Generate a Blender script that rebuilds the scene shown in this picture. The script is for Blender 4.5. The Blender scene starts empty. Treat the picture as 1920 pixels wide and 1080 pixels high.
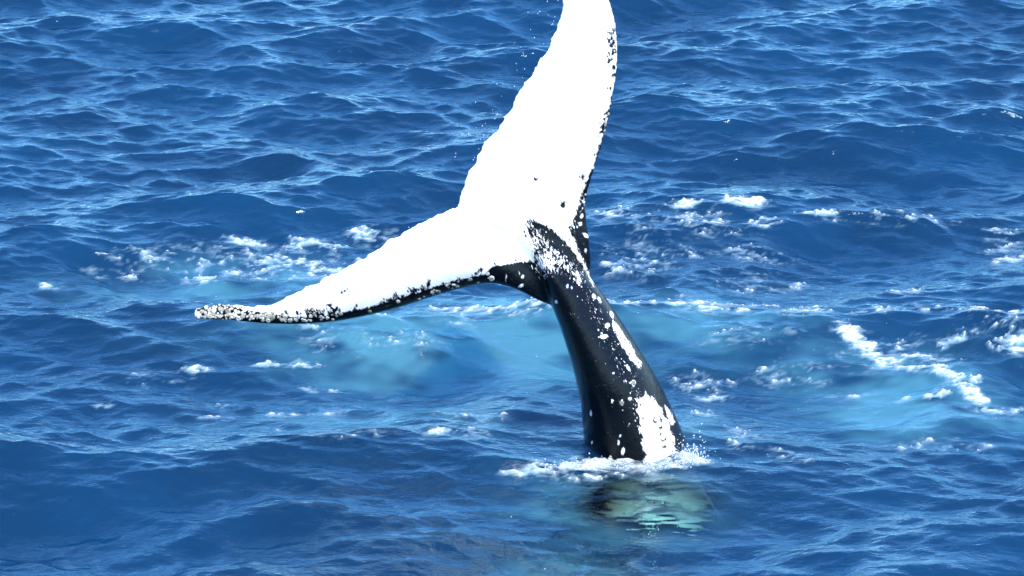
import bpy, bmesh, math, random
import numpy as np
from mathutils import Vector
from mathutils.bvhtree import BVHTree

random.seed(7)
S = bpy.context.scene
col = S.collection

# ------------------------------------------------------------------ camera
PITCH = math.radians(20.0)
DIST = 22.0
FPX = 6600.0                       # focal length in photo pixels (1920 wide)
CAM = np.array([0.0, -DIST * math.cos(PITCH), DIST * math.sin(PITCH)])
cd = bpy.data.cameras.new('camera')
cam = bpy.data.objects.new('camera', cd)
col.objects.link(cam)
cam.location = CAM
cam.rotation_euler = (math.radians(90) - PITCH, 0, 0)
cd.sensor_width = 36.0
cd.lens = 36.0 * FPX / 1920.0
cd.clip_start = 0.1
cd.clip_end = 20000.0
S.camera = cam

# ------------------------------------------------------------------ sky, sun, exposure
SUN_EL = math.radians(60)
SUN_AZ = math.radians(30)          # to the right of straight behind the camera
sd = Vector((math.sin(SUN_AZ) * math.cos(SUN_EL), -math.cos(SUN_AZ) * math.cos(SUN_EL), math.sin(SUN_EL)))
W = bpy.data.worlds.new('World')
S.world = W
W.use_nodes = True
nt = W.node_tree
nt.nodes.clear()
out = nt.nodes.new('ShaderNodeOutputWorld')
bg = nt.nodes.new('ShaderNodeBackground')
sky = nt.nodes.new('ShaderNodeTexSky')
sky.sky_type = 'NISHITA'
sky.sun_disc = False
sky.sun_elevation = SUN_EL
sky.sun_rotation = math.atan2(sd.x, sd.y)
sky.air_density = 1.0
sky.dust_density = 0.0
sky.ozone_density = 10.0
bg.inputs['Strength'].default_value = 0.15
nt.links.new(sky.outputs[0], bg.inputs['Color'])
nt.links.new(bg.outputs[0], out.inputs['Surface'])

sl = bpy.data.lights.new('sun', 'SUN')
sl.energy = 3.0
sl.angle = math.radians(0.5)
sl.color = (1.0, 0.965, 0.9)
so = bpy.data.objects.new('sun', sl)
col.objects.link(so)
so.rotation_euler = sd.to_track_quat('Z', 'Y').to_euler()
so.location = (10, -20, 30)

S.view_settings.view_transform = 'Standard'
S.view_settings.look = 'None'
S.view_settings.exposure = 1.52
S.view_settings.gamma = 1.0
S.view_settings.use_curve_mapping = False
S.render.engine = 'CYCLES'
S.cycles.use_denoising = True
S.cycles.max_bounces = 6
S.cycles.transparent_max_bounces = 12
S.cycles.caustics_reflective = False
S.cycles.caustics_refractive = False
S.cycles.sample_clamp_indirect = 4.0
S.cycles.sample_clamp_direct = 6.0

# ------------------------------------------------------------------ helpers
CP, SP = math.cos(PITCH), math.sin(PITCH)


def project(p):
    """world points (n,3) -> photo pixels"""
    d = p - CAM
    xc = d[:, 0]
    zc = d[:, 1] * CP - d[:, 2] * SP      # along the view
    yc = d[:, 1] * SP + d[:, 2] * CP
    return 960 + FPX * xc / zc, 540 - FPX * yc / zc


def ray(px, py):
    a, b = (px - 960) / FPX, (540 - py) / FPX
    v = np.array([a, CP + b * SP, -SP + b * CP])
    return v


def on_depth(px, py, y):
    v = ray(px, py)
    return CAM + v * ((y - CAM[1]) / v[1])


def on_water(px, py):
    v = ray(px, py)
    return CAM + v * (-CAM[2] / v[2])


def sstep(a, b, x):
    t = np.clip((x - a) / (b - a), 0, 1)
    return t * t * (3 - 2 * t)


def new_obj(name, mesh, mat=None, parent=None, **props):
    o = bpy.data.objects.new(name, mesh)
    col.objects.link(o)
    if mat and mesh is not None:
        mesh.materials.append(mat)
    if parent:
        o.parent = parent
    for k, v in props.items():
        o[k] = v
    return o


def mesh_from(name, verts, faces, smooth=True):
    me = bpy.data.meshes.new(name)
    verts = np.asarray(verts, dtype=np.float32)
    faces = np.asarray(faces, dtype=np.int32)
    n = faces.shape[1]
    me.vertices.add(len(verts))
    me.vertices.foreach_set('co', verts.ravel())
    me.loops.add(faces.size)
    me.loops.foreach_set('vertex_index', faces.ravel())
    me.polygons.add(len(faces))
    me.polygons.foreach_set('loop_start', np.arange(0, faces.size, n, dtype=np.int32))
    me.polygons.foreach_set('loop_total', np.full(len(faces), n, dtype=np.int32))
    if smooth:
        me.polygons.foreach_set('use_smooth', np.ones(len(faces), dtype=bool))
    me.update(calc_edges=True)
    me.validate()
    return me


def attr(me, name, values):
    a = me.attributes.new(name, 'FLOAT', 'POINT')
    a.data.foreach_set('value', np.ascontiguousarray(values, dtype=np.float32).ravel())


class NT:
    def __init__(self, name):
        self.m = bpy.data.materials.new(name)
        self.m.use_nodes = True
        self.t = self.m.node_tree
        self.t.nodes.clear()
        self.out = self.t.nodes.new('ShaderNodeOutputMaterial')

    def n(self, typ, **kw):
        nd = self.t.nodes.new(typ)
        for k, v in kw.items():
            if k == 'i':
                for kk, vv in v.items():
                    self.set(nd.inputs[kk], vv)
            else:
                setattr(nd, k, v)
        return nd

    def set(self, sock, v):
        if isinstance(v, bpy.types.NodeSocket):
            self.t.links.new(v, sock)
        else:
            sock.default_value = v

    def math(self, op, a, b=0.0, c=0.0, clamp=False):
        nd = self.n('ShaderNodeMath', operation=op, use_clamp=clamp)
        self.set(nd.inputs[0], a)
        self.set(nd.inputs[1], b)
        self.set(nd.inputs[2], c)
        return nd.outputs[0]

    def mix(self, f, a, b):
        nd = self.n('ShaderNodeMix', data_type='RGBA')
        self.set(nd.inputs[0], f)
        self.set(nd.inputs[6], a)
        self.set(nd.inputs[7], b)
        return nd.outputs[2]

    def attr(self, name):
        return self.n('ShaderNodeAttribute', attribute_name=name).outputs['Fac']

    def smooth(self, x, a, b):
        nd = self.n('ShaderNodeMapRange', interpolation_type='SMOOTHSTEP')
        self.set(nd.inputs[0], x)
        self.set(nd.inputs[1], a)
        self.set(nd.inputs[2], b)
        return nd.outputs[0]

    def noise(self, scale, detail=3, rough=0.55, vec=None, dist=0.0):
        nd = self.n('ShaderNodeTexNoise', i={'Scale': scale, 'Detail': detail, 'Roughness': rough, 'Distortion': dist})
        if vec is not None:
            self.set(nd.inputs['Vector'], vec)
        return nd.outputs['Fac']

    def coords(self, scale=(1, 1, 1), rot=(0, 0, 0)):
        g = self.n('ShaderNodeNewGeometry')
        mp = self.n('ShaderNodeMapping', i={'Vector': g.outputs['Position'], 'Scale': scale, 'Rotation': rot})
        return mp.outputs[0]


# ------------------------------------------------------------------ water heights
rng = np.random.default_rng(11)


def ocean_tile(L, N, lam_peak, rms, power, wind, spread, lam_min):
    kx = np.fft.fftfreq(N, L / N) * 2 * math.pi
    KX, KY = np.meshgrid(kx, kx, indexing='ij')
    K = np.hypot(KX, KY)
    K[0, 0] = 1
    kp = 2 * math.pi / lam_peak
    amp = K ** (-power) * np.exp(-1.0 * (kp / K) ** 2) * np.exp(-(K * lam_min / (2 * math.pi)) ** 2)
    c = (KX * math.cos(wind) + KY * math.sin(wind)) / K
    amp *= (spread + (1 - spread) * c * c)
    amp[0, 0] = 0
    h = amp * (rng.normal(size=(N, N)) + 1j * rng.normal(size=(N, N)))
    z = np.fft.ifft2(h).real
    s = rms / z.std()
    dx = np.fft.ifft2(-1j * KX / K * h).real * s
    dy = np.fft.ifft2(-1j * KY / K * h).real * s
    return z * s, dx, dy


STEP = 0.016
LA = 25.6
NA = 1600
A = ocean_tile(LA, NA, 1.1, 0.0172, 2.15, math.radians(80), 0.14, 0.05)
LB = 71.68
NB = 1024
B = ocean_tile(LB, NB, 3.0, 0.05, 2.6, math.radians(100), 0.15, 0.5)


def sample(T, L, N, x, y):
    u = (x / L * N) % N
    v = (y / L * N) % N
    i = np.floor(u).astype(int)
    j = np.floor(v).astype(int)
    fu, fv = (u - i)[:, None], (v - j)[None, :]
    i0, i1, j0, j1 = i % N, (i + 1) % N, j % N, (j + 1) % N
    r = []
    for t in T:
        r.append((t[np.ix_(i0, j0)] * (1 - fu) + t[np.ix_(i1, j0)] * fu) * (1 - fv)
                 + (t[np.ix_(i0, j1)] * (1 - fu) + t[np.ix_(i1, j1)] * fu) * fv)
    return r


def axis(a, b, far):
    core = np.arange(round((b - a) / STEP) + 1) * STEP + a
    ext = []
    s = STEP
    x = 0
    while x < far:
        s *= 1.2
        x += s
        ext.append(x)
    ext = np.array(ext)
    return np.concatenate([a - ext[::-1], core, core[-1] + ext]), len(ext), len(core)


X0, X1, Y0, Y1 = -4.8, 4.8, -5.2, 7.6
xs, nx0, nxc = axis(X0, X1, 6000.0)
ys, ny0, nyc = axis(Y0, Y1, 6000.0)
spx = np.gradient(xs)
spy = np.gradient(ys)
sp = np.maximum(spx[:, None], spy[None, :])
fa = 1 - sstep(0.08, 0.35, sp)
fb = 1 - sstep(0.5, 1.6, sp)
za, dxa, dya = sample(A, LA, NA, xs, ys)
zb, dxb, dyb = sample(B, LB, NB, xs + 13.0, ys + 31.0)
GX, GY = np.meshgrid(xs, ys, indexing='ij')
# the slick of calmer, lumpy water round the tail
base_x, base_y = on_water(1185, 858)[:2]
slick = np.exp(-(((GX - 0.5) / 2.6) ** 2 + ((GY + 2.6) / 2.0) ** 2))
fa = fa * (1 - 0.25 * slick)
foot = np.exp(-(((GX - base_x) / 1.1) ** 2 + ((GY - base_y) / 0.9) ** 2))
fa = fa * (1 - 0.35 * foot)
fb = fb * (1 - 0.9 * foot)
calm = on_water(1815, 1085)
fa = fa * (1 - 0.5 * np.exp(-((GX - calm[0]) ** 2 + (GY - calm[1]) ** 2) / 0.25))
CH = -0.9
PX = GX + CH * (dxa * fa + dxb * fb)
PY = GY + CH * (dya * fa + dyb * fb)
PZ = za * fa + zb * fb
P = np.stack([PX, PY, PZ], -1)

# ------------------------------------------------------------------ maps on the water (in metres, from measured spots)
gx = GX.ravel()
gy = GY.ravel()
flat = np.stack([gx, gy, np.zeros_like(gx)], -1)
core_sl = (slice(nx0, nx0 + nxc), slice(ny0, ny0 + nyc))
_u, _v = project(flat.reshape(GX.shape + (3,))[core_sl].reshape(-1, 3))
U = _u.reshape(nxc, nyc)
V = _v.reshape(nxc, nyc)


def field(n, m, step, lam, seed, power=1.6, lam_min=0.0, aniso=1.0):
    r = np.random.default_rng(seed)
    kx = np.fft.fftfreq(n, step)
    ky = np.fft.fftfreq(m, step)
    KX, KY = np.meshgrid(kx, ky, indexing='ij')
    K = np.hypot(KX * aniso, KY) + 1e-9
    a = K ** -power * np.exp(-(1 / (K * lam)) ** 2) * np.exp(-(K * lam_min) ** 2)
    z = np.fft.ifft2(a * (r.normal(size=(n, m)) + 1j * r.normal(size=(n, m)))).real
    return z / z.std()


def blob(u, v, cx, cy, rx, ry, p=1.0):
    return np.exp(-((((u - cx) / rx) ** 2 + ((v - cy) / ry) ** 2) ** p))


AER = [(880, 655, 300, 66, 1.0), (760, 765, 320, 44, .5), (1320, 610, 240, 70, .5), (1690, 745, 190, 75, .75),
       (1560, 690, 150, 60, .4), (430, 535, 300, 34, .55), (480, 500, 200, 30, .5), (1150, 950, 190, 55, .55),
       (1060, 1050, 130, 40, .5), (600, 640, 300, 40, .35), (1280, 800, 120, 50, .35), (1900, 790, 130, 40, .4),
       (620, 800, 200, 26, .35), (950, 560, 200, 40, .5), (1250, 960, 110, 45, .5)]
aer = np.zeros_like(U)
for cx, cy, rx, ry, a in AER:
    aer = np.maximum(aer, a * blob(U, V, cx, cy, rx, ry))
aer = aer * np.clip(1.0 + 0.28 * field(nxc, nyc, STEP, 0.5, 3, 1.8, 0.05, 1.8), 0.2, 1.6)
AERO = np.zeros(GX.shape)
AERO[core_sl] = np.clip(aer, 0, 1)
clr = np.maximum(np.minimum(1.0, 1.5 * blob(U, V, 1210, 942, 140, 42, 1.3)), 0.35 * blob(U, V, 1120, 1030, 230, 60, 1.5))
CLEAR = np.zeros(GX.shape)
CLEAR[core_sl] = clr

# ------------------------------------------------------------------ water
m = NT('sea_water')
c1 = m.coords((1.0, 1.7, 1.0))
n1 = m.noise(9.0, 4, 0.6, c1, 0.4)
n2 = m.noise(34.0, 3, 0.6, c1, 0.3)
hsum = m.math('ADD', m.math('MULTIPLY', n1, 0.011), m.math('MULTIPLY', n2, 0.0012))
bump = m.n('ShaderNodeBump', i={'Strength': 1.0, 'Distance': 1.0, 'Height': hsum})
aerA = m.attr('aeration')
big = m.noise(0.6, 3, 0.6, m.coords())
deep = m.mix(m.smooth(big, 0.35, 0.65), (0.0004, 0.0132, 0.038, 1), (0.0007, 0.0205, 0.056, 1))
up = m.mix(m.smooth(aerA, 0.0, 0.85), deep, (0.038, 0.136, 0.182, 1))
up = m.mix(m.attr('milk'), up, (0.26, 0.40, 0.47, 1))
dif = m.n('ShaderNodeSubsurfaceScattering', falloff='BURLEY', i={'Color': up, 'Scale': 1.3, 'Radius': (0.3, 0.7, 1.0)})
tr = m.n('ShaderNodeBsdfTransparent', i={'Color': (0.60, 1.0, 1.0, 1)})
rf = m.n('ShaderNodeBsdfRefraction', i={'Color': (0.60, 1.0, 1.0, 1), 'IOR': 1.33, 'Roughness': 0.0, 'Normal': bump.outputs[0]})
tr = m.n('ShaderNodeMixShader', i={0: 0.28, 1: tr.outputs[0], 2: rf.outputs[0]})
body = m.n('ShaderNodeMixShader', i={0: m.attr('clear'), 1: dif.outputs[0], 2: tr.outputs[0]})
gl = m.n('ShaderNodeBsdfGlossy', i={'Color': (0.64, 0.90, 1.0, 1), 'Roughness': 0.06, 'Normal': bump.outputs[0]})
fr = m.n('ShaderNodeFresnel', i={'IOR': 1.7, 'Normal': bump.outputs[0]})
sh = m.n('ShaderNodeMixShader', i={0: fr.outputs[0], 1: body.outputs[0], 2: gl.outputs[0]})
m.t.links.new(sh.outputs[0], m.out.inputs['Surface'])
MAT_WATER = m.m

ni, nj = GX.shape
idx = np.arange(ni * nj).reshape(ni, nj)
quads = np.stack([idx[:-1, :-1], idx[1:, :-1], idx[1:, 1:], idx[:-1, 1:]], -1).reshape(-1, 4)
wm = mesh_from('water', P.reshape(-1, 3), quads)
attr(wm, 'aeration', AERO)
attr(wm, 'clear', CLEAR)
water = new_obj('water', wm, MAT_WATER, kind='structure', label='choppy deep blue sea with turquoise churned patches round the tail')

# ------------------------------------------------------------------ whale
YB = on_water(1185, 858)[1] + 0.24        # the depth at which the tail leaves the water
PXM = FPX / (on_water(1185, 858)[1] - CAM[1]) * CP   # px per metre near the tail


def resample(pts, n):
    pts = np.array(pts, float)
    d = np.concatenate([[0], np.cumsum(np.hypot(*np.diff(pts[:, :2], axis=0).T))])
    t = np.linspace(0, d[-1], n)
    return np.stack([np.interp(t, d, pts[:, k]) for k in range(pts.shape[1])], -1)


def smooth_line(p, it=2):
    for _ in range(it):
        q = p.copy()
        q[1:-1] = 0.25 * p[:-2] + 0.5 * p[1:-1] + 0.25 * p[2:]
        p = q
    return p


def lobe(lead, trail, root_t, tip_t, lean, n=90, m_=22, seed=0, tip_pow=0.8):
    r = np.random.default_rng(seed)
    Lp = smooth_line(resample(lead, n), 3)
    Tp = smooth_line(resample(trail, n), 2)
    # scalloped trailing edge
    s = np.linspace(0, 1, n)
    wig = sum(r.uniform(0.5, 1.4) * np.sin(2 * math.pi * f * s + r.uniform(0, 6)) for f in (9, 13, 17, 23, 31))
    wig *= np.clip(s * 8, 0, 1) * np.clip((1 - s) * 6, 0, 1) * 1.1
    d = Tp - Lp
    d /= np.linalg.norm(d, axis=1)[:, None] + 1e-6
    Tp = Tp + d * wig[:, None]
    verts = []
    for k in range(n):
        yy = YB + lean(s[k])
        L3 = on_depth(*Lp[k], yy)
        T3 = on_depth(*Tp[k], yy + 0.02)
        th = tip_t + (root_t - tip_t) * (1 - s[k]) ** 1.15
        th *= min(1.0, 0.3 + 7.0 * s[k])
        ring = []
        half = m_ // 2
        nv = np.array([0, -1.0, 0.0])
        for side in (1, -1):
            for q in range(half):
                c = (q + 0.0) / half if side == 1 else 1 - (q + 0.0) / half
                prof = 2.0 * (math.sqrt(max(c, 0)) * 0.75 * (1 - c) ** 0.85) + 0.0
                prof = max(prof, 0.0) * th * 0.5 * 1.15 + (0.011 if 0 < c < 1 else 0.0) * min(1, c * 8)
                p = L3 + (T3 - L3) * c + nv * prof * side
                ring.append(p)
        verts.append(ring)
    v = np.array(verts)
    nn, mm = v.shape[:2]
    f = []
    for a in range(nn - 1):
        for b in range(mm):
            f.append((a * mm + b, a * mm + (b + 1) % mm, (a + 1) * mm + (b + 1) % mm, (a + 1) * mm + b))
    vv = list(v.reshape(-1, 3))
    for end, rev in ((0, False), (nn - 1, True)):
        c = v[end].mean(0)
        vv.append(c)
        ci = len(vv) - 1
        for b in range(mm):
            i0, i1 = end * mm + b, end * mm + (b + 1) % mm
            f.append((ci, i1, i0) if not rev else (ci, i0, i1))
    return vv, f


left_lead = [(1100, 545), (1060, 573), (1030, 575), (1008, 562), (980, 546), (950, 535), (925, 531), (890, 535), (850, 545),
             (800, 560), (750, 577), (700, 590), (650, 600), (610, 605), (560, 607), (510, 606), (470, 603), (440, 600),
             (410, 598), (385, 598), (365, 593)]
left_trail = [(900, 372), (857, 389), (830, 396), (800, 410), (760, 432), (720, 455), (690, 478), (655, 497), (620, 515), (590, 530),
              (560, 545), (530, 560), (505, 573), (480, 574), (450, 573), (425, 571), (400, 571), (380, 575), (366, 581)]
up_lead = [(1080, 560), (1112, 510), (1110, 470), (1107, 440), (1101, 410), (1099, 385), (1104, 355), (1114, 320), (1125, 288),
           (1135, 250), (1145, 210), (1151, 170), (1157, 140), (1159, 90), (1155, 40), (1143, 0), (1124, -40), (1098, -78), (1080, -100)]
up_trail = [(840, 410), (857, 386), (862, 360), (874, 328), (890, 300), (904, 270), (920, 252), (936, 235), (950, 213), (965, 182),
            (976, 163), (990, 145), (1005, 122), (1020, 100), (1035, 70), (1044, 48), (1050, 24), (1056, 0), (1062, -30), (1068, -65), (1074, -92)]

bm = bmesh.new()


def add(vv, ff):
    bv = [bm.verts.new(p) for p in vv]
    for f in ff:
        try:
            bm.faces.new([bv[i] for i in f])
        except ValueError:
            pass


add(*lobe(left_lead, left_trail, 0.26, 0.085, lambda s: 0.05 + 0.32 * s * s, seed=2))
add(*lobe(up_lead, up_trail, 0.26, 0.05, lambda s: 0.05 + 0.40 * s * s, seed=5))

# tail stock: rings along the spine (photo px of the axis, half width px, half depth m, depth offset)
spine = [(1330, 1200, 150, .46, -1.4), (1285, 1100, 132, .42, -.85), (1245, 1010, 114, .38, -.4), (1212, 930, 103, .35, -.1), (1195, 858, 102, .32, 0),
         (1180, 800, 91, .31, 0), (1165, 745, 80, .29, 0), (1145, 695, 70, .28, 0), (1120, 640, 60, .25, .01),
         (1096, 590, 52, .22, .02), (1076, 555, 47, .19, .03), (1056, 520, 38, .17, .03), (1035, 488, 29, .135, .03),
         (1012, 458, 20, .10, .04), (985, 430, 12, .06, .05), (950, 405, 5, .03, .05)]
sp_ = np.array(spine, float)
t = np.arange(len(sp_))
tt = np.linspace(0, len(sp_) - 1, 90)
ss = np.stack([np.interp(tt, t, sp_[:, k]) for k in range(5)], -1)
for _ in range(6):
    ss[1:-1] = 0.25 * ss[:-2] + 0.5 * ss[1:-1] + 0.25 * ss[2:]
M_ = 40
rings = []
for k in range(len(ss)):
    a, b = ss[max(k - 1, 0)], ss[min(k + 1, len(ss) - 1)]
    tv = np.array([b[0] - a[0], 0, -(b[1] - a[1])])
    tv /= np.linalg.norm(tv)
    side = np.array([tv[2], 0, -tv[0]])
    c = on_depth(ss[k, 0], ss[k, 1], YB + ss[k, 4])
    hw, hd = ss[k, 2] / PXM, ss[k, 3]
    ring = []
    for q in range(M_):
        an = 2 * math.pi * q / M_
        ca, sa = math.cos(an), math.sin(an)
        # rounded sides, slight keels front and back
        e = 0.92
        rx = math.copysign(abs(ca) ** e, ca)
        ry = math.copysign(abs(sa) ** 1.12, sa)
        ring.append(c + side * hw * rx + np.array([0, 1, 0]) * hd * ry)
    rings.append(ring)
v = np.array(rings)
f = []
for a in range(len(v) - 1):
    for b in range(M_):
        f.append((a * M_ + b, a * M_ + (b + 1) % M_, (a + 1) * M_ + (b + 1) % M_, (a + 1) * M_ + b))
vv = list(v.reshape(-1, 3))
for end, rev in ((0, False), (len(v) - 1, True)):
    vv.append(v[end].mean(0))
    ci = len(vv) - 1
    for b in range(M_):
        i0, i1 = end * M_ + b, end * M_ + (b + 1) % M_
        f.append((ci, i1, i0) if not rev else (ci, i0, i1))
add(vv, f)
bmesh.ops.recalc_face_normals(bm, faces=bm.faces)
raw = bpy.data.meshes.new('tail')
bm.to_mesh(raw)
bm.free()
tmp = bpy.data.objects.new('tail', raw)
col.objects.link(tmp)
md = tmp.modifiers.new('r', 'REMESH')
md.mode = 'VOXEL'
md.voxel_size = 0.0095
md.use_smooth_shade = True
ms = tmp.modifiers.new('s', 'SMOOTH')
ms.factor = 0.5
ms.iterations = 5
dg = bpy.context.evaluated_depsgraph_get()
tail_me = bpy.data.meshes.new_from_object(tmp.evaluated_get(dg))
bpy.data.objects.remove(tmp)
tail_me.name = 'tail'

nv_ = len(tail_me.vertices)
co = np.empty(nv_ * 3, np.float32)
tail_me.vertices.foreach_get('co', co)
co = co.reshape(-1, 3).astype(float)
_u0, _v0 = project(co)
wj = np.exp(-(((_u0 - 1010) / 85) ** 2 + ((_v0 - 462) / 85) ** 2) ** 1.5)[:, None]
ed = np.empty(len(tail_me.edges) * 2, np.int32)
tail_me.edges.foreach_get('vertices', ed)
ed = ed.reshape(-1, 2)
val_ = np.bincount(ed.ravel(), minlength=nv_)[:, None].astype(float)
for _ in range(70):
    acc = np.stack([np.bincount(ed[:, 0], co[ed[:, 1], k], nv_) + np.bincount(ed[:, 1], co[ed[:, 0], k], nv_) for k in range(3)], -1)
    co = co + wj * 0.9 * (acc / val_ - co)
tail_me.vertices.foreach_set('co', co.astype(np.float32).ravel())
tail_me.update()
no = np.empty(nv_ * 3, np.float32)
tail_me.vertices.foreach_get('normal', no)
no = no.reshape(-1, 3).astype(float)
tu, tv_ = project(co)


def sdist(poly, u, v):
    """signed distance to a polygon, positive inside (px)"""
    poly = np.array(poly, float)
    d = np.full(u.shape, 1e9)
    inside = np.zeros(u.shape, bool)
    n = len(poly)
    for i in range(n):
        a, b = poly[i], poly[(i + 1) % n]
        e = b - a
        w0, w1 = u - a[0], v - a[1]
        tq = np.clip((w0 * e[0] + w1 * e[1]) / (e @ e + 1e-9), 0, 1)
        d = np.minimum(d, np.hypot(w0 - e[0] * tq, w1 - e[1] * tq))
        cnd = (a[1] > v) != (b[1] > v)
        with np.errstate(divide='ignore', invalid='ignore'):
            xi = (b[0] - a[0]) * (v - a[1]) / (b[1] - a[1] + 1e-12) + a[0]
        inside ^= cnd & (u < xi)
    return np.where(inside, d, -d)


WHITE = [
    [(430, 574), (470, 583), (505, 589), (545, 595), (600, 595), (650, 585), (700, 574), (750, 560), (800, 543), (850, 527), (885, 520), (912, 513), (918, 502), (940, 497),
     (965, 494), (1000, 490), (1004, 470), (997, 452), (990, 435), (984, 420), (995, 411), (1012, 419), (1036, 431), (1056, 449), (1076, 474),
     (1095, 503), (1113, 537), (1109, 515), (1096, 490), (1081, 460), (1067, 428), (1079, 405), (1086, 383), (1092, 362), (1101, 338),
     (1112, 313), (1126, 272), (1138, 230), (1147, 182), (1200, 100), (1200, -200), (900, -200), (700, 300), (400, 540)],
    [(1150, 598), (1166, 620), (1186, 650), (1204, 682), (1200, 694), (1178, 668), (1160, 638), (1148, 610)],
    [(1206, 744), (1210, 732), (1219, 746), (1227, 738), (1232, 760), (1242, 764), (1244, 782), (1255, 788), (1257, 806), (1265, 822), (1266, 840), (1276, 856), (1294, 880), (1300, 900), (1215, 900), (1205, 872), (1211, 852), (1203, 836), (1206, 818), (1197, 806), (1201, 786), (1192, 772), (1197, 758), (1190, 748)],
    [(1140, 944), (1165, 936), (1200, 938), (1282, 948), (1290, 972), (1215, 980), (1180, 974), (1140, 966)],
    [(1240, 940), (1262, 915), (1322, 912), (1330, 960), (1300, 1000), (1250, 965)],
    [(1246, 758), (1256, 768), (1266, 792), (1260, 800), (1250, 778)],
]
BLACK_HOLES = [(1238, 803, 3.5, 18), (1246, 830, 4, 12), (1228, 787, 3, 6)]
w = np.full(nv_, -1e3)
for poly in WHITE:
    w = np.maximum(w, sdist(poly, tu, tv_))
under = np.clip(-co[:, 2] / 0.08, 0, 1)
rip = np.zeros(nv_)
rr_ = np.random.default_rng(9)
for _ in range(9):
    rip += np.sin(tu / rr_.uniform(7, 26) + tv_ / rr_.uniform(1.3, 3.6) * rr_.choice([-1, 1]) + rr_.uniform(0, 6))
w = w + under * (rip * 4.5 + 4)
sub = under
front = no[:, 1] < 0.25
w = np.where(front, w, np.minimum(w, -14))
for hx, hy, rx, ry in BLACK_HOLES:
    q = np.hypot((tu - hx) / rx, (tv_ - hy) / ry)
    w = np.where(front & (q < 1.6), np.minimum(w, (q - 1) * rx), w)
# hand-placed scars and spots: x, y, rx, ry, tilt(deg), ring
SPOTS = [(1132, 631, 12, 5, -8, 0), (1139, 610, 8, 5, -50, 0), (1166, 755, 6, 7, 0, 1), (1181, 748, 4.5, 4.5, 0, 0), (1188, 718, 6, 7, 0, 1),
         (1150, 700, 3, 3, 0, 0), (1043, 566, 4, 4, 0, 0), (1098, 441, 11, 4, 40, 0), (1098, 470, 3, 5, 0, 0), (1091, 405, 4, 6, 20, 0),
         (1088, 420, 5, 5, 0, 0), (980, 519, 4, 5, 0, 0), (974, 512, 2, 4, -20, 0), (977, 536, 8, 3, -30, 0), (922, 522, 7, 6, -30, 0),
         (949, 522, 1.5, 7, 5, 0), (1064, 537, 3, 5, 10, 0), (1085, 520, 3, 12, -28, 0), (1106, 518, 4, 10, -20, 0), (1084, 530, 3, 8, -28, 0),
         (1114, 556, 5, 7, -25, 0), (1124, 562, 4, 8, -20, 0), (1108, 775, 3, 6, 0, 1), (1148, 752, 3, 6, 0, 0), (1168, 770, 2, 2, 0, 0),
         (1160, 830, 3, 6, 0, 0), (1168, 846, 5, 9, 10, 0), (1163, 817, 3, 3, 0, 0), (1110, 830, 2, 4, 10, 0), (1180, 795, 2, 3, 0, 0),
         (1058, 405, 6, 5, 0, 0), (1072, 540, 2, 3, 0, 0), (1282, 846, 3, 16, -8, 0), (1147, 590, 5, 9, -20, 0), (1178, 690, 4, 8, -30, 0)]
r = np.random.default_rng(21)
spot = np.full(nv_, -20.0)
order = np.argsort(tu)
tus = tu[order]
for cx, cy, rx, ry, ang, ring in SPOTS:
    rx, ry = rx * 0.66, ry * 0.8
    R_ = max(rx, ry) + 6
    lo, hi = np.searchsorted(tus, (cx - R_, cx + R_))
    ids = order[lo:hi]
    ids = ids[(np.abs(tv_[ids] - cy) < R_) & front[ids]]
    if len(ids) == 0:
        continue
    a = math.radians(ang)
    du, dv = tu[ids] - cx, tv_[ids] - cy
    q = np.hypot((du * math.cos(a) + dv * math.sin(a)) / rx, (-du * math.sin(a) + dv * math.cos(a)) / ry)
    val = (1 - q) * min(rx, ry) + 0.35
    if ring:
        val = np.minimum(val, (q - 0.45) * min(rx, ry) + 1)
    spot[ids] = np.maximum(spot[ids], val)
# dark nicks in the white along the leading edges
for k in range(130):
    q = r.choice([r.uniform(0, 1), r.normal(.18, .05), r.normal(.6, .06)]) % 1.0
    if k < 60 and k % 2:
        continue
    if k < 60:
        ex = np.interp(q, [0, .4, .75, 1], [1155, 1150, 1125, 1100])
        ey = np.interp(q, [0, .4, .75, 1], [30, 180, 288, 350])
        cx, cy, rx, ry, ang = ex - abs(r.normal(0, 7)), ey, r.uniform(1.0, 2.2), r.uniform(2, 6), r.uniform(0, 60)
    elif k < 125:
        cx = 520 + 400 * q
        ey = np.interp(cx, [520, 600, 650, 700, 750, 800, 850, 920], [592, 594, 586, 575, 561, 544, 528, 512])
        cx, cy, rx, ry, ang = cx, ey - abs(r.normal(0, 6)), r.uniform(1.0, 2.2), r.uniform(2, 6), r.uniform(-60, 60)
    else:
        cx, cy, rx, ry, ang = [(1005, 336, 3, 2, 0), (645, 546, 5, 1.5, -30), (618, 572, 4, 1.5, 0), (1055, 385, 4, 5, 10), (1000, 455, 3, 5, -20)][k - 125]
    R_ = max(rx, ry) + 4
    lo, hi = np.searchsorted(tus, (cx - R_, cx + R_))
    ids = order[lo:hi]
    ids = ids[(np.abs(tv_[ids] - cy) < R_)]
    a = math.radians(ang)
    du, dv = tu[ids] - cx, tv_[ids] - cy
    qq = np.hypot((du * math.cos(a) + dv * math.sin(a)) / rx, (-du * math.sin(a) + dv * math.cos(a)) / ry)
    w[ids] = np.minimum(w[ids], (qq - 1) * min(rx, ry) - 0.5)

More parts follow.
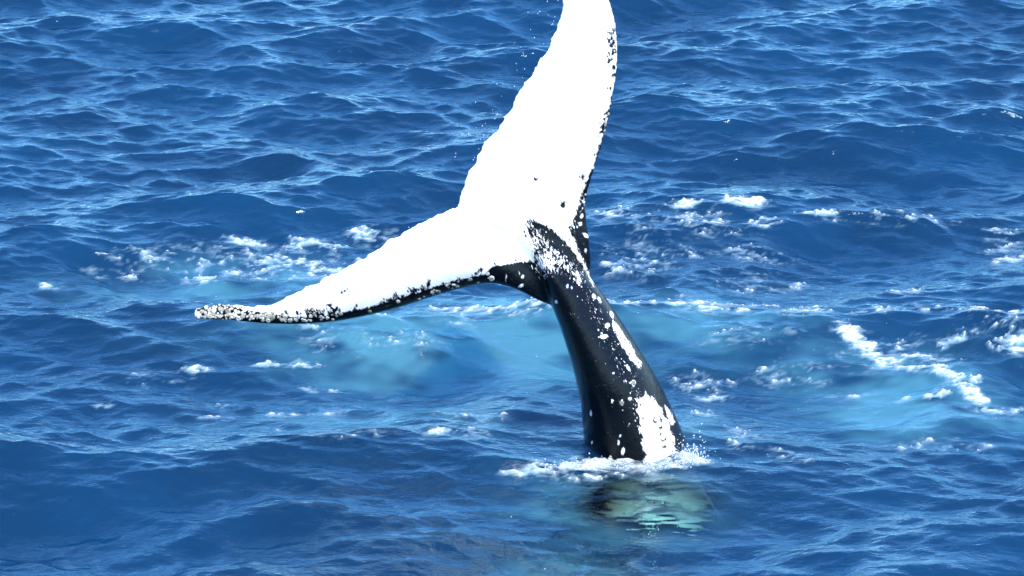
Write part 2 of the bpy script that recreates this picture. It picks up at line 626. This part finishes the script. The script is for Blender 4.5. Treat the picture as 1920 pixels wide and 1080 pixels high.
attr(tail_me, 'white', np.clip(w, -40, 40))
attr(tail_me, 'spot', spot)
attr(tail_me, 'sunken', sub)
axis_u = np.interp(tv_, [440, 560, 640, 745, 860], [1050, 1090, 1128, 1180, 1210])
fl = np.exp(-((tu - axis_u - 14) / 30.0) ** 2) * (tv_ > 430) * 0.84
fl = np.maximum(fl, 1.5 * np.exp(-(((tu - 1028) / 40) ** 2 + ((tv_ - 490) / 42) ** 2)))
fl = np.maximum(fl, 1.2 * np.exp(-(((tu - 1092) / 14) ** 2 + ((tv_ - 380) / 40) ** 2)))
fl = np.maximum(fl, 1.45 * np.exp(-(((tu - 1002) / 22) ** 2 + ((tv_ - 450) / 32) ** 2)))
lq = np.clip(((tu - 990) * 95 + (tv_ - 425) * 95) / (95.0 ** 2 * 2), 0, 1)
fl = np.maximum(fl, 1.22 * np.exp(-(np.hypot(tu - 990 - 95 * lq, tv_ - 425 - 95 * lq) / 20) ** 2))
fl = np.maximum(fl, 1.15 * np.exp(-(((tu - 1075) / 16) ** 2 + ((tv_ - 425) / 26) ** 2)))
fl = np.maximum(fl, 0.5 * np.exp(-((tu - axis_u + 30) / 40.0) ** 2) * (tv_ > 560))
fl = np.maximum(fl, 0.5 * np.exp(-(((tu - 965) / 50) ** 2 + ((tv_ - 515) / 18) ** 2)))
attr(tail_me, 'fleck', np.where(front, fl, 0.1))

m = NT('whale_skin')
wa = m.attr('white')
c1 = m.coords((1, 1, 1), (0, math.radians(20), 0))
st = m.n('ShaderNodeMapping', i={'Vector': c1, 'Scale': (3.0, 1.5, 1.0)})
ns = m.noise(30.0, 6, 0.75, st.outputs[0])
nf = m.noise(130.0, 2, 0.6, c1)
edge = m.math('ADD', wa, m.math('ADD', m.math('MULTIPLY', m.math('SUBTRACT', ns, 0.5), 26.0), m.math('MULTIPLY', m.math('SUBTRACT', nf, 0.5), 3.0)))
# a tight edge for single spots, a streaky one for the big borders
bigm = m.smooth(wa, 4.0, 9.0)
smallm = m.smooth(wa, -9.0, -3.0)
edge = m.math('ADD', wa, m.math('ADD', m.math('MULTIPLY', m.math('SUBTRACT', ns, 0.5), m.math('ADD', 15.0, m.math('MULTIPLY', m.attr('fleck'), 16.0))), m.math('MULTIPLY', m.math('SUBTRACT', nf, 0.5), 2.0)))
sp1 = m.math('ADD', m.attr('spot'), m.math('MULTIPLY', m.math('SUBTRACT', nf, 0.5), 5.0))
vc = m.n('ShaderNodeMapping', i={'Vector': c1, 'Scale': (1.0, 0.6, 0.5)})
vo = m.n('ShaderNodeTexVoronoi', i={'Vector': vc.outputs[0], 'Scale': 85.0, 'Randomness': 1.0})
vr = m.n('ShaderNodeSeparateColor', i={0: vo.outputs['Color']})
rad_ = m.math('MULTIPLY', m.math('SUBTRACT', m.math('ADD', m.math('MULTIPLY', m.attr('fleck'), 0.6), m.math('MULTIPLY', ns, 0.45)), m.math('ADD', vr.outputs[0], 0.25)), 0.75)
fleck = m.smooth(m.math('SUBTRACT', m.math('ADD', rad_, m.math('MULTIPLY', m.math('SUBTRACT', nf, .5), .2)), vo.outputs['Distance']), 0.0, 0.10)
vd = m.n('ShaderNodeTexVoronoi', i={'Vector': vc.outputs[0], 'Scale': 70.0, 'Randomness': 1.0})
vdr = m.n('ShaderNodeSeparateColor', i={0: vd.outputs['Color']})
nick = m.math('SUBTRACT', m.math('MULTIPLY', m.math('SUBTRACT', 1.0, m.smooth(wa, 0.0, 16.0)), 0.5), m.math('ADD', vdr.outputs[0], 0.1))
nick = m.math('MULTIPLY', m.smooth(nick, 0.0, 0.05), m.math('SUBTRACT', 1.0, m.smooth(vd.outputs['Distance'], 0.25, 0.4)))
big_white = m.math('MULTIPLY', m.smooth(m.math('DIVIDE', edge, m.math('ADD', 1.0, m.math('MULTIPLY', m.attr('sunken'), 6.0))), -0.4, 1.6), m.math('SUBTRACT', 1.0, nick))
s2 = m.n('ShaderNodeMapping', i={'Vector': c1, 'Scale': (2.2, 1.2, 0.8)})
nst = m.noise(55.0, 5, 0.65, s2.outputs[0], 0.3)
stk = m.smooth(m.math('SUBTRACT', m.math('ADD', nst, m.math('MULTIPLY', m.attr('fleck'), 0.24)), 0.80), 0.0, 0.06)
big_white = m.math('MAXIMUM', big_white, stk)
wf = m.math('MAXIMUM', big_white, m.math('MAXIMUM', fleck, m.smooth(sp1, -0.2, 1.0)))
dark = m.mix(m.smooth(m.noise(5.0, 4, .6, c1), .4, .7), (0.0012, 0.0014, 0.002, 1), (0.004, 0.0045, 0.0055, 1))
pale = m.mix(m.noise(9.0, 4, .6, c1), (0.80, 0.80, 0.78, 1), (0.86, 0.86, 0.85, 1))
colr = m.mix(wf, dark, pale)
hb = m.math('ADD', m.math('MULTIPLY', m.noise(26.0, 4, .6, c1), 0.0035), m.math('MULTIPLY', nf, 0.0012))
hb = m.math('ADD', hb, m.math('MULTIPLY', wf, 0.0012))
bp = m.n('ShaderNodeBump', i={'Strength': 0.8, 'Distance': 1.0, 'Height': hb})
pb = m.n('ShaderNodeBsdfPrincipled', i={'Base Color': colr, 'Roughness': m.math('ADD', 0.14, m.math('MULTIPLY', wf, 0.3)), 'IOR': 1.34, 'Normal': bp.outputs[0]})
m.t.links.new(pb.outputs[0], m.out.inputs['Surface'])
MAT_SKIN = m.m

base = on_water(1185, 858)
whale = bpy.data.objects.new('whale', None)
col.objects.link(whale)
whale.location = base
whale.empty_display_size = 0.5
whale['label'] = 'black whale tail raised out of the sea with its white fluke undersides showing'
whale['category'] = 'whale'
tail = new_obj('tail', tail_me, MAT_SKIN, whale)
tail.location = -Vector(base)

# barnacles
bvh = BVHTree.FromPolygons([Vector(c) for c in co], [tuple(p.vertices) for p in tail_me.polygons])


def hit(px, py):
    v = ray(px, py)
    return bvh.ray_cast(Vector(CAM), Vector(v).normalized())


m = NT('barnacle_shell')
oi = m.n('ShaderNodeObjectInfo').outputs['Random']
cc = m.mix(oi, (0.16, 0.15, 0.11, 1), (0.58, 0.56, 0.48, 1))
cc = m.mix(m.smooth(m.noise(160.0, 3, .6, m.coords()), .52, .70), cc, (0.10, 0.09, 0.06, 1))
pb = m.n('ShaderNodeBsdfPrincipled', i={'Base Color': cc, 'Roughness': 0.6})
m.t.links.new(pb.outputs[0], m.out.inputs['Surface'])
MAT_BARN = m.m
m = NT('yellow_barnacle_shell')
cc = m.mix(m.noise(120.0, 3, .6, m.coords()), (0.55, 0.52, 0.30, 1), (0.78, 0.74, 0.58, 1))
pb = m.n('ShaderNodeBsdfPrincipled', i={'Base Color': cc, 'Roughness': 0.55})
m.t.links.new(pb.outputs[0], m.out.inputs['Surface'])
MAT_BARN_Y = m.m


def barnacle_mesh(seed, mat):
    r = random.Random(seed)
    prof = [(1.0, -0.25), (0.92, 0.25), (0.66, 0.62), (0.42, 0.66), (0.26, 0.38)]
    n = 9
    vs, fs = [], []
    for j, (rr, z) in enumerate(prof):
        for k in range(n):
            a = 2 * math.pi * k / n
            q = rr * (1 + r.uniform(-.13, .13))
            vs.append((q * math.cos(a), q * math.sin(a), z + r.uniform(-.06, .06)))
    for j in range(len(prof) - 1):
        for k in range(n):
            fs.append((j * n + k, j * n + (k + 1) % n, (j + 1) * n + (k + 1) % n, (j + 1) * n + k))
    fs.append(tuple((len(prof) - 1) * n + k for k in range(n)))
    me = bpy.data.meshes.new('barnacle')
    me.from_pydata(vs, [], fs)
    for p in me.polygons:
        p.use_smooth = True
    me.materials.append(mat)
    return me


bmeshes = [barnacle_mesh(i, MAT_BARN) for i in range(5)]
ymeshes = [barnacle_mesh(20 + i, MAT_BARN_Y) for i in range(2)]


def put_barnacle(px, py, rpx, yellow=False):
    loc, nrm, _, _ = hit(px, py)
    if loc is None:
        return False
    o = bpy.data.objects.new('barnacle', random.choice(ymeshes if yellow else bmeshes))
    col.objects.link(o)
    o.parent = whale
    o.location = loc - Vector(base)
    q = nrm.to_track_quat('Z', 'Y')
    o.rotation_mode = 'QUATERNION'
    from mathutils import Quaternion
    o.rotation_quaternion = q @ Quaternion((0, 0, 1), random.uniform(0, 6.28))
    s_ = rpx / PXM
    o.scale = (s_ * random.uniform(.85, 1.2), s_ * random.uniform(.85, 1.2), s_ * random.uniform(.4, .8))
    return True


r = random.Random(4)
n_b = 0
placed = []
while n_b < 120:                                       # the crusted tip
    px = 362 + (r.random() ** 1.25) * 150
    top = np.interp(px, [362, 400, 470, 510], [580, 571, 572, 575])
    bot = np.interp(px, [362, 400, 470, 510], [594, 598, 603, 606])
    q = r.random()
    if px > 440:
        q = 0.35 + 0.55 * q
    py = top + (bot - top) * q
    rp = r.choice([2.6, 3.2, 4.2, 5.6]) * (1.0 if px < 450 else 0.8)
    if any(math.hypot(px - a, py - b) < 0.62 * (rp + c) for a, b, c in placed[-400:]):
        rp = 2.6
        if any(math.hypot(px - a, py - b) < 0.6 * (rp + c) for a, b, c in placed):
            n_b += 0.12
            continue
    if put_barnacle(px, py, rp):
        placed.append((px, py, rp))
        n_b += 1
for k in range(80):                                    # along the leading edge
    px = r.choice([505 + 430 * r.random(), r.gauss(590, 30), r.gauss(830, 40), r.gauss(530, 22)])
    px = min(max(px, 500), 935)
    edge_y = np.interp(px, [505, 560, 610, 650, 700, 750, 800, 850, 890, 935], [606, 607, 605, 600, 590, 577, 560, 545, 535, 531])
    put_barnacle(px, edge_y - 4 - abs(r.gauss(0, 6)), r.choice([2.2, 3.0, 3.8]))
for k in range(22):                                    # down the upper fluke's leading edge
    q = r.random()
    ex = np.interp(q, [0, .25, .5, .75, 1], [1150, 1158, 1146, 1122, 1099])
    ey = np.interp(q, [0, .25, .5, .75, 1], [12, 100, 205, 297, 380])
    put_barnacle(ex - 2 - abs(r.gauss(0, 3)), ey, r.choice([2.2, 3.0]))
for px, py, rp in [(1229, 787, 5), (1236, 796, 6), (1240, 808, 5), (1234, 812, 5.5), (1243, 820, 6), (1247, 831, 5), (1241, 833, 5), (1250, 843, 4.5), (1232, 779, 4.5), (1228, 800, 4)]:
    put_barnacle(px, py, rp, True)
for px, py, rp in [(922, 522, 6), (1166, 755, 5), (1188, 718, 5), (1181, 748, 4)]:
    put_barnacle(px, py, rp)

# ------------------------------------------------------------------ foam
FS = STEP / 2
PC = P[core_sl]
nfx, nfy = 2 * nxc - 1, 2 * nyc - 1


def up2(a):
    o_ = np.zeros((2 * a.shape[0] - 1, 2 * a.shape[1] - 1) + a.shape[2:])
    o_[::2, ::2] = a
    o_[1::2, ::2] = 0.5 * (a[1:] + a[:-1])
    o_[:, 1::2] = 0.5 * (o_[:, 2::2] + o_[:, :-2:2])
    return o_


PF = up2(PC)
UF, VF = up2(U), up2(V)
f1 = field(nfx, nfy, FS, 0.16, 101, 1.9, 0.02, 2.0)
f2 = field(nfx, nfy, FS, 0.055, 102, 1.6, 0.012, 1.7)
f3 = field(nfx, nfy, FS, 0.55, 103, 2.0, 0.02)
f4 = field(nfx, nfy, FS, 0.17, 104, 2.3, 0.016, 1.9)
lace = 1 - np.abs(f4 + 0.35 * f2) * 2.1                # thin winding threads
lump = 0.55 * f1 + 0.40 * f2
nz = 0.45 * f1 + 0.42 * f2 + 0.95 * np.clip(lace, -1.2, 1) + 0.30 * f3
nz = (nz - nz.mean()) / nz.std()
veil = 0.8 * np.clip(lace, -1.5, 1) + 0.5 * f1 + 0.4 * f3
veil = (veil - veil.mean()) / veil.std()
MILK = np.zeros(f1.shape)


def line(pts, w_, a):
    """foam thrown along a polyline in measured px; the half width w_ is across the image rows"""
    d = np.full(UF.shape, 1e9)
    for (x0, y0), (x1, y1) in zip(pts[:-1], pts[1:]):
        ex, ey = x1 - x0, (y1 - y0) * 2.2
        wx, wy = UF - x0, (VF - y0) * 2.2
        tq = np.clip((wx * ex + wy * ey) / (ex * ex + ey * ey), 0, 1)
        d = np.minimum(d, np.hypot(wx - ex * tq, wy - ey * tq))
    return a * np.exp(-(d / (w_ * 2.2)) ** 2)


def bl(cx, cy, rx, ry, a):
    return a * np.exp(-(((UF - cx) / rx) ** 2 + ((VF - cy) / ry) ** 2))


GROUPS = {
    'left': ('broken white foam floating behind the drooping left fluke',
             [bl(520, 485, 250, 34, .44), bl(430, 500, 110, 16, .40), bl(462, 453, 36, 5, 1.1), bl(590, 456, 60, 6, 1.1), bl(700, 440, 60, 12, .45),
              bl(380, 508, 45, 8, .8), bl(100, 530, 25, 6, 1.0), bl(280, 480, 90, 14, .40), bl(230, 500, 120, 8, .35), bl(760, 480, 60, 20, .35), bl(600, 490, 90, 8, .5)]),
    'back': ('scattered white foam flecks behind the upright fluke and tail stock',
             [bl(1280, 404, 50, 6, .9), bl(1400, 402, 60, 7, 1.0), bl(1360, 428, 80, 8, .6), bl(1440, 428, 30, 7, .7), bl(1280, 430, 170, 26, .36), bl(1140, 415, 40, 9, .7), bl(1540, 415, 40, 5, .7),
              bl(1700, 420, 160, 11, .40), bl(1200, 480, 90, 40, .36), bl(1310, 470, 60, 8, .5), bl(1140, 495, 30, 12, .6), bl(1890, 455, 50, 30, .42), bl(1420, 470, 120, 14, .34), bl(1880, 425, 40, 6, .5), bl(1480, 520, 120, 10, .28)]),
    'mid': ('thin white foam threads drifting just right of the tail stock',
            [line([(1150, 592), (1230, 585), (1300, 577), (1370, 570), (1450, 563)], 7, .8), bl(1300, 585, 150, 16, .42), bl(1452, 563, 14, 6, 1.0), bl(1400, 520, 120, 25, .28), bl(1290, 560, 60, 8, .5),
             bl(1500, 600, 80, 20, .34), bl(1345, 716, 34, 6, .85), bl(1300, 700, 90, 16, .36), bl(1480, 690, 90, 24, .34), bl(1700, 560, 60, 8, .4), bl(1400, 640, 160, 26, .26)]),
    'streak': ('long bright foam streak running diagonally across the water at right',
               [line([(1578, 632), (1625, 655), (1660, 680)], 10, .95), line([(1650, 678), (1710, 694), (1760, 705), (1800, 728), (1842, 748)], 8, .95),
                bl(1660, 665, 110, 34, .40), line([(1660, 650), (1740, 672), (1790, 680)], 6, .6), bl(1745, 742, 30, 5, .8), bl(1830, 724, 18, 6, .9), bl(1560, 720, 100, 12, .3), bl(1690, 736, 40, 8, .5)]),
    'edge': ('thick white foam lumps at the right edge of the water',
             [bl(1870, 612, 70, 12, .9), bl(1900, 668, 45, 10, 1.0), bl(1765, 652, 40, 7, .8), bl(1640, 605, 80, 5, .55), bl(1880, 762, 60, 7, .75), bl(1700, 600, 130, 8, .4), bl(1850, 640, 90, 20, .35)]),
    'wake': ('pale foam ribbons on turquoise water below the left fluke',
             [line([(820, 583), (880, 590), (950, 592), (1030, 600)], 8, .8), bl(940, 600, 110, 16, .42), bl(850, 588, 40, 6, .6), bl(590, 632, 40, 5, .55), bl(860, 620, 50, 6, .4), bl(700, 610, 90, 14, .34), bl(760, 650, 160, 26, .28),
              bl(500, 680, 40, 5, .7), bl(560, 680, 40, 6, .9), bl(370, 690, 28, 6, .75), bl(640, 712, 40, 5, .6), bl(580, 712, 20, 5, .6), bl(640, 655, 120, 30, .25)]),
    'clump': ('bright foam clumps beside the dark hollow left of the tail',
              [bl(612, 756, 42, 9, 1.15), bl(520, 760, 40, 6, .7), bl(410, 762, 50, 5, .6), bl(430, 740, 60, 10, .35), bl(690, 745, 80, 9, .40), bl(520, 800, 90, 10, .36), bl(820, 830, 26, 9, .85), bl(190, 750, 25, 4, .5), bl(240, 770, 8, 4, .7), bl(880, 830, 50, 10, .4), bl(740, 720, 60, 12, .35), bl(300, 700, 120, 20, .24)]),
    'foot': ('churned white water piled along the foot of the tail',
             [line([(1010, 896), (1085, 884), (1150, 880), (1230, 878), (1300, 868)], 13, .8), line([(1080, 872), (1180, 868), (1290, 862)], 9, .75), bl(1130, 900, 150, 12, .5), bl(1000, 902, 60, 6, .6), bl(1300, 872, 34, 9, .75)]),
    'rim': ('small foam scraps scattered on the dark water below and right of the tail',
            [bl(1400, 810, 60, 20, .40), bl(1480, 860, 80, 20, .30), bl(1330, 760, 40, 10, .45), bl(1390, 840, 30, 8, .5), bl(1750, 830, 160, 16, .28), bl(880, 790, 90, 16, .34), bl(640, 840, 160, 14, .26)]),
}

m = NT('foam_white')
al = m.attr('cover')
fn = m.noise(150.0, 3, .65, m.coords((1, 1.4, 1)))
fn2 = m.noise(45.0, 3, .6, m.coords((1, 1.4, 1)))
aa = m.math('ADD', al, m.math('ADD', m.math('MULTIPLY', m.math('SUBTRACT', fn, .5), .9), m.math('MULTIPLY', m.math('SUBTRACT', fn2, .5), .6)))
aa = m.math('MULTIPLY', m.smooth(aa, 0.08, 1.2), 0.9)
cc = m.mix(fn2, (0.34, 0.39, 0.42, 1), (0.56, 0.58, 0.58, 1))
bp = m.n('ShaderNodeBump', i={'Strength': .8, 'Distance': 1.0, 'Height': m.math('ADD', m.math('MULTIPLY', fn, .004), m.math('MULTIPLY', fn2, .01))})
pb = m.n('ShaderNodeBsdfPrincipled', i={'Base Color': cc, 'Roughness': 0.55, 'Normal': bp.outputs[0]})
tr = m.n('ShaderNodeBsdfTransparent')
mx = m.n('ShaderNodeMixShader', i={0: aa, 1: tr.outputs[0], 2: pb.outputs[0]})
m.t.links.new(mx.outputs[0], m.out.inputs['Surface'])
MAT_FOAM = m.m

taken = np.zeros(UF.shape, bool)
FOAM_COVER = np.zeros(UF.shape)
for key, (lab, parts) in GROUPS.items():
    d = np.zeros(UF.shape)
    for p_ in parts:
        d = np.maximum(d, p_)
    thread = np.clip(lace, -1, 1) * 0.5
    g_ = np.clip(d * 3, 0, 1)
    need = np.interp(d, [0.08, .18, .28, .40, .60, .85, 1.0, 1.2], [4.0, 1.9, 1.35, 0.95, .45, -.2, -.7, -1.4])
    cov = np.clip((nz - need + 0.30) / 1.3, 0, 1) * (d > 0.1)
    MILK = np.maximum(MILK, np.clip((veil - need + 1.4) / 2.4, 0, 1) * np.clip(d * 1.7, 0, 0.8))
    thick = 0.004 + 0.010 * cov * np.clip(0.5 + 0.4 * f1, 0, 1.3) + 0.003 * cov * np.clip(f2, -0.5, 2)
    if key == 'foot':
        ln = line([(975, 897), (1060, 887), (1150, 881), (1240, 878), (1310, 866)], 12, 1.0)
        wash = np.clip(1.5 * ln - .2 + 0.2 * f1 + .12 * f2, 0, 1) * sstep(0.1, 0.3, ln)
        cov = np.maximum(cov, 0.66 * wash * (0.35 + 0.65 * sstep(950, 1110, UF)) * np.clip(0.75 + 0.3 * f1 + 0.25 * f3, 0.25, 1.15))
        thick += 0.012 * cov * np.clip(0.55 + 0.35 * f1 + 0.06 * f2, 0, 1.6) * line([(1060, 884), (1180, 874), (1290, 864)], 16, 1.0)
    thick = np.maximum(thick, 0.003)
    on = (cov > 0.04) & ~taken
    grow = on.copy()
    cell = on[:-1, :-1] | on[1:, :-1] | on[:-1, 1:] | on[1:, 1:]
    # cells already used by another patch stay there
    used = taken[:-1, :-1] | taken[1:, :-1] | taken[:-1, 1:] | taken[1:, 1:]
    cell &= ~used
    ii, jj = np.nonzero(cell)
    if len(ii) == 0:
        continue
    vid = -np.ones(UF.shape, int)
    c4 = [(ii, jj), (ii + 1, jj), (ii + 1, jj + 1), (ii, jj + 1)]
    mk = np.zeros(UF.shape, bool)
    for a, b in c4:
        mk[a, b] = True
    vid[mk] = np.arange(mk.sum())
    pos = PF[mk].copy()
    pos[:, 2] += thick[mk]
    fc = np.stack([vid[a, b] for a, b in c4], -1)
    me = mesh_from('sea_foam', pos, fc)
    attr(me, 'cover', cov[mk])
    new_obj('sea_foam', me, MAT_FOAM, kind='stuff', label=lab)
    taken |= mk
    FOAM_COVER = np.maximum(FOAM_COVER, cov)

mk_full = np.zeros(GX.shape)
mk_full[core_sl] = MILK[::2, ::2]
attr(wm, 'milk', mk_full)

# ------------------------------------------------------------------ drops and bubbles
m = NT('water_drops')
pb = m.n('ShaderNodeBsdfPrincipled', i={'Base Color': (0.80, 0.86, 0.90, 1), 'Roughness': 0.08, 'IOR': 1.33, 'Transmission Weight': 0.35})
m.t.links.new(pb.outputs[0], m.out.inputs['Surface'])
MAT_DROP = m.m
tb = bmesh.new()
bmesh.ops.create_icosphere(tb, subdivisions=1, radius=1)
ico_v = np.array([v.co[:] for v in tb.verts])
ico_f = np.array([[v.index for v in f.verts] for f in tb.faces])
tb.free()


def drops(name, pts, radii, stretch, label):
    n = len(pts)
    pts = np.array(pts)
    rr = np.array(radii)[:, None, None]
    st_ = np.ones((n, 1, 3))
    st_[:, 0, 2] = stretch
    v = pts[:, None, :] + ico_v[None] * rr * st_
    f = ico_f[None] + (np.arange(n) * len(ico_v))[:, None, None]
    me = mesh_from(name, v.reshape(-1, 3), f.reshape(-1, 3))
    return new_obj(name, me, MAT_DROP, kind='stuff', label=label)


r = np.random.default_rng(77)
pts, rad = [], []
for k in range(45):                                   # dripping off the upper fluke
    py = r.uniform(-20, 300)
    ex = np.interp(py, [-20, 0, 100, 180, 250, 300], [1060, 1056, 1020, 966, 922, 890])
    px = ex - abs(r.normal(0, 38)) - 2
    pts.append(on_depth(px, py, YB + 0.2 + r.normal(0, .25)))
    rad.append(r.uniform(.0015, .0028))
drops('falling_drops', pts, rad, 1.7, 'fine drops falling from the ragged trailing edge of the upright fluke')
pts, rad = [], []
for k in range(420):                                   # splash round the foot
    a = r.random()
    if a < .55:
        px, py = r.normal(1290, 22), 868 - abs(r.normal(0, 20))
    else:
        px, py = r.uniform(1000, 1300), 878 - abs(r.normal(0, 9))
    dep = on_water(px, 880)[1] + r.normal(0, .06)
    p = on_depth(px, py, dep)
    if hit(px, py)[0] is not None and p[1] > hit(px, py)[0].y:
        p = on_depth(px, py, hit(px, py)[0].y - 0.03 - abs(r.normal(0, .05)))
    pts.append(p)
    rad.append(r.uniform(.002, .0046))
drops('splash_drops', pts, rad, 1.2, 'water drops splashing up round the foot of the tail')
# bubbles riding on the churned water
ii = r.integers(0, nfx, 60000)
jj = r.integers(0, nfy, 60000)
dens = up2(AERO[core_sl])
crest = np.clip(0.5 + 0.6 * f3, 0, 2)
keep = r.random(60000) < (0.05 * dens[ii, jj] * crest[ii, jj] * (f1[ii, jj] > 0.3) + 0.012 * (FOAM_COVER[ii, jj] > 0.1))
ii, jj = ii[keep], jj[keep]
drops('foam_bubbles', PF[ii, jj] + [0, 0, .004], r.uniform(.0015, .004, len(ii)), 0.8, 'tiny bright bubbles riding on the churned turquoise water')
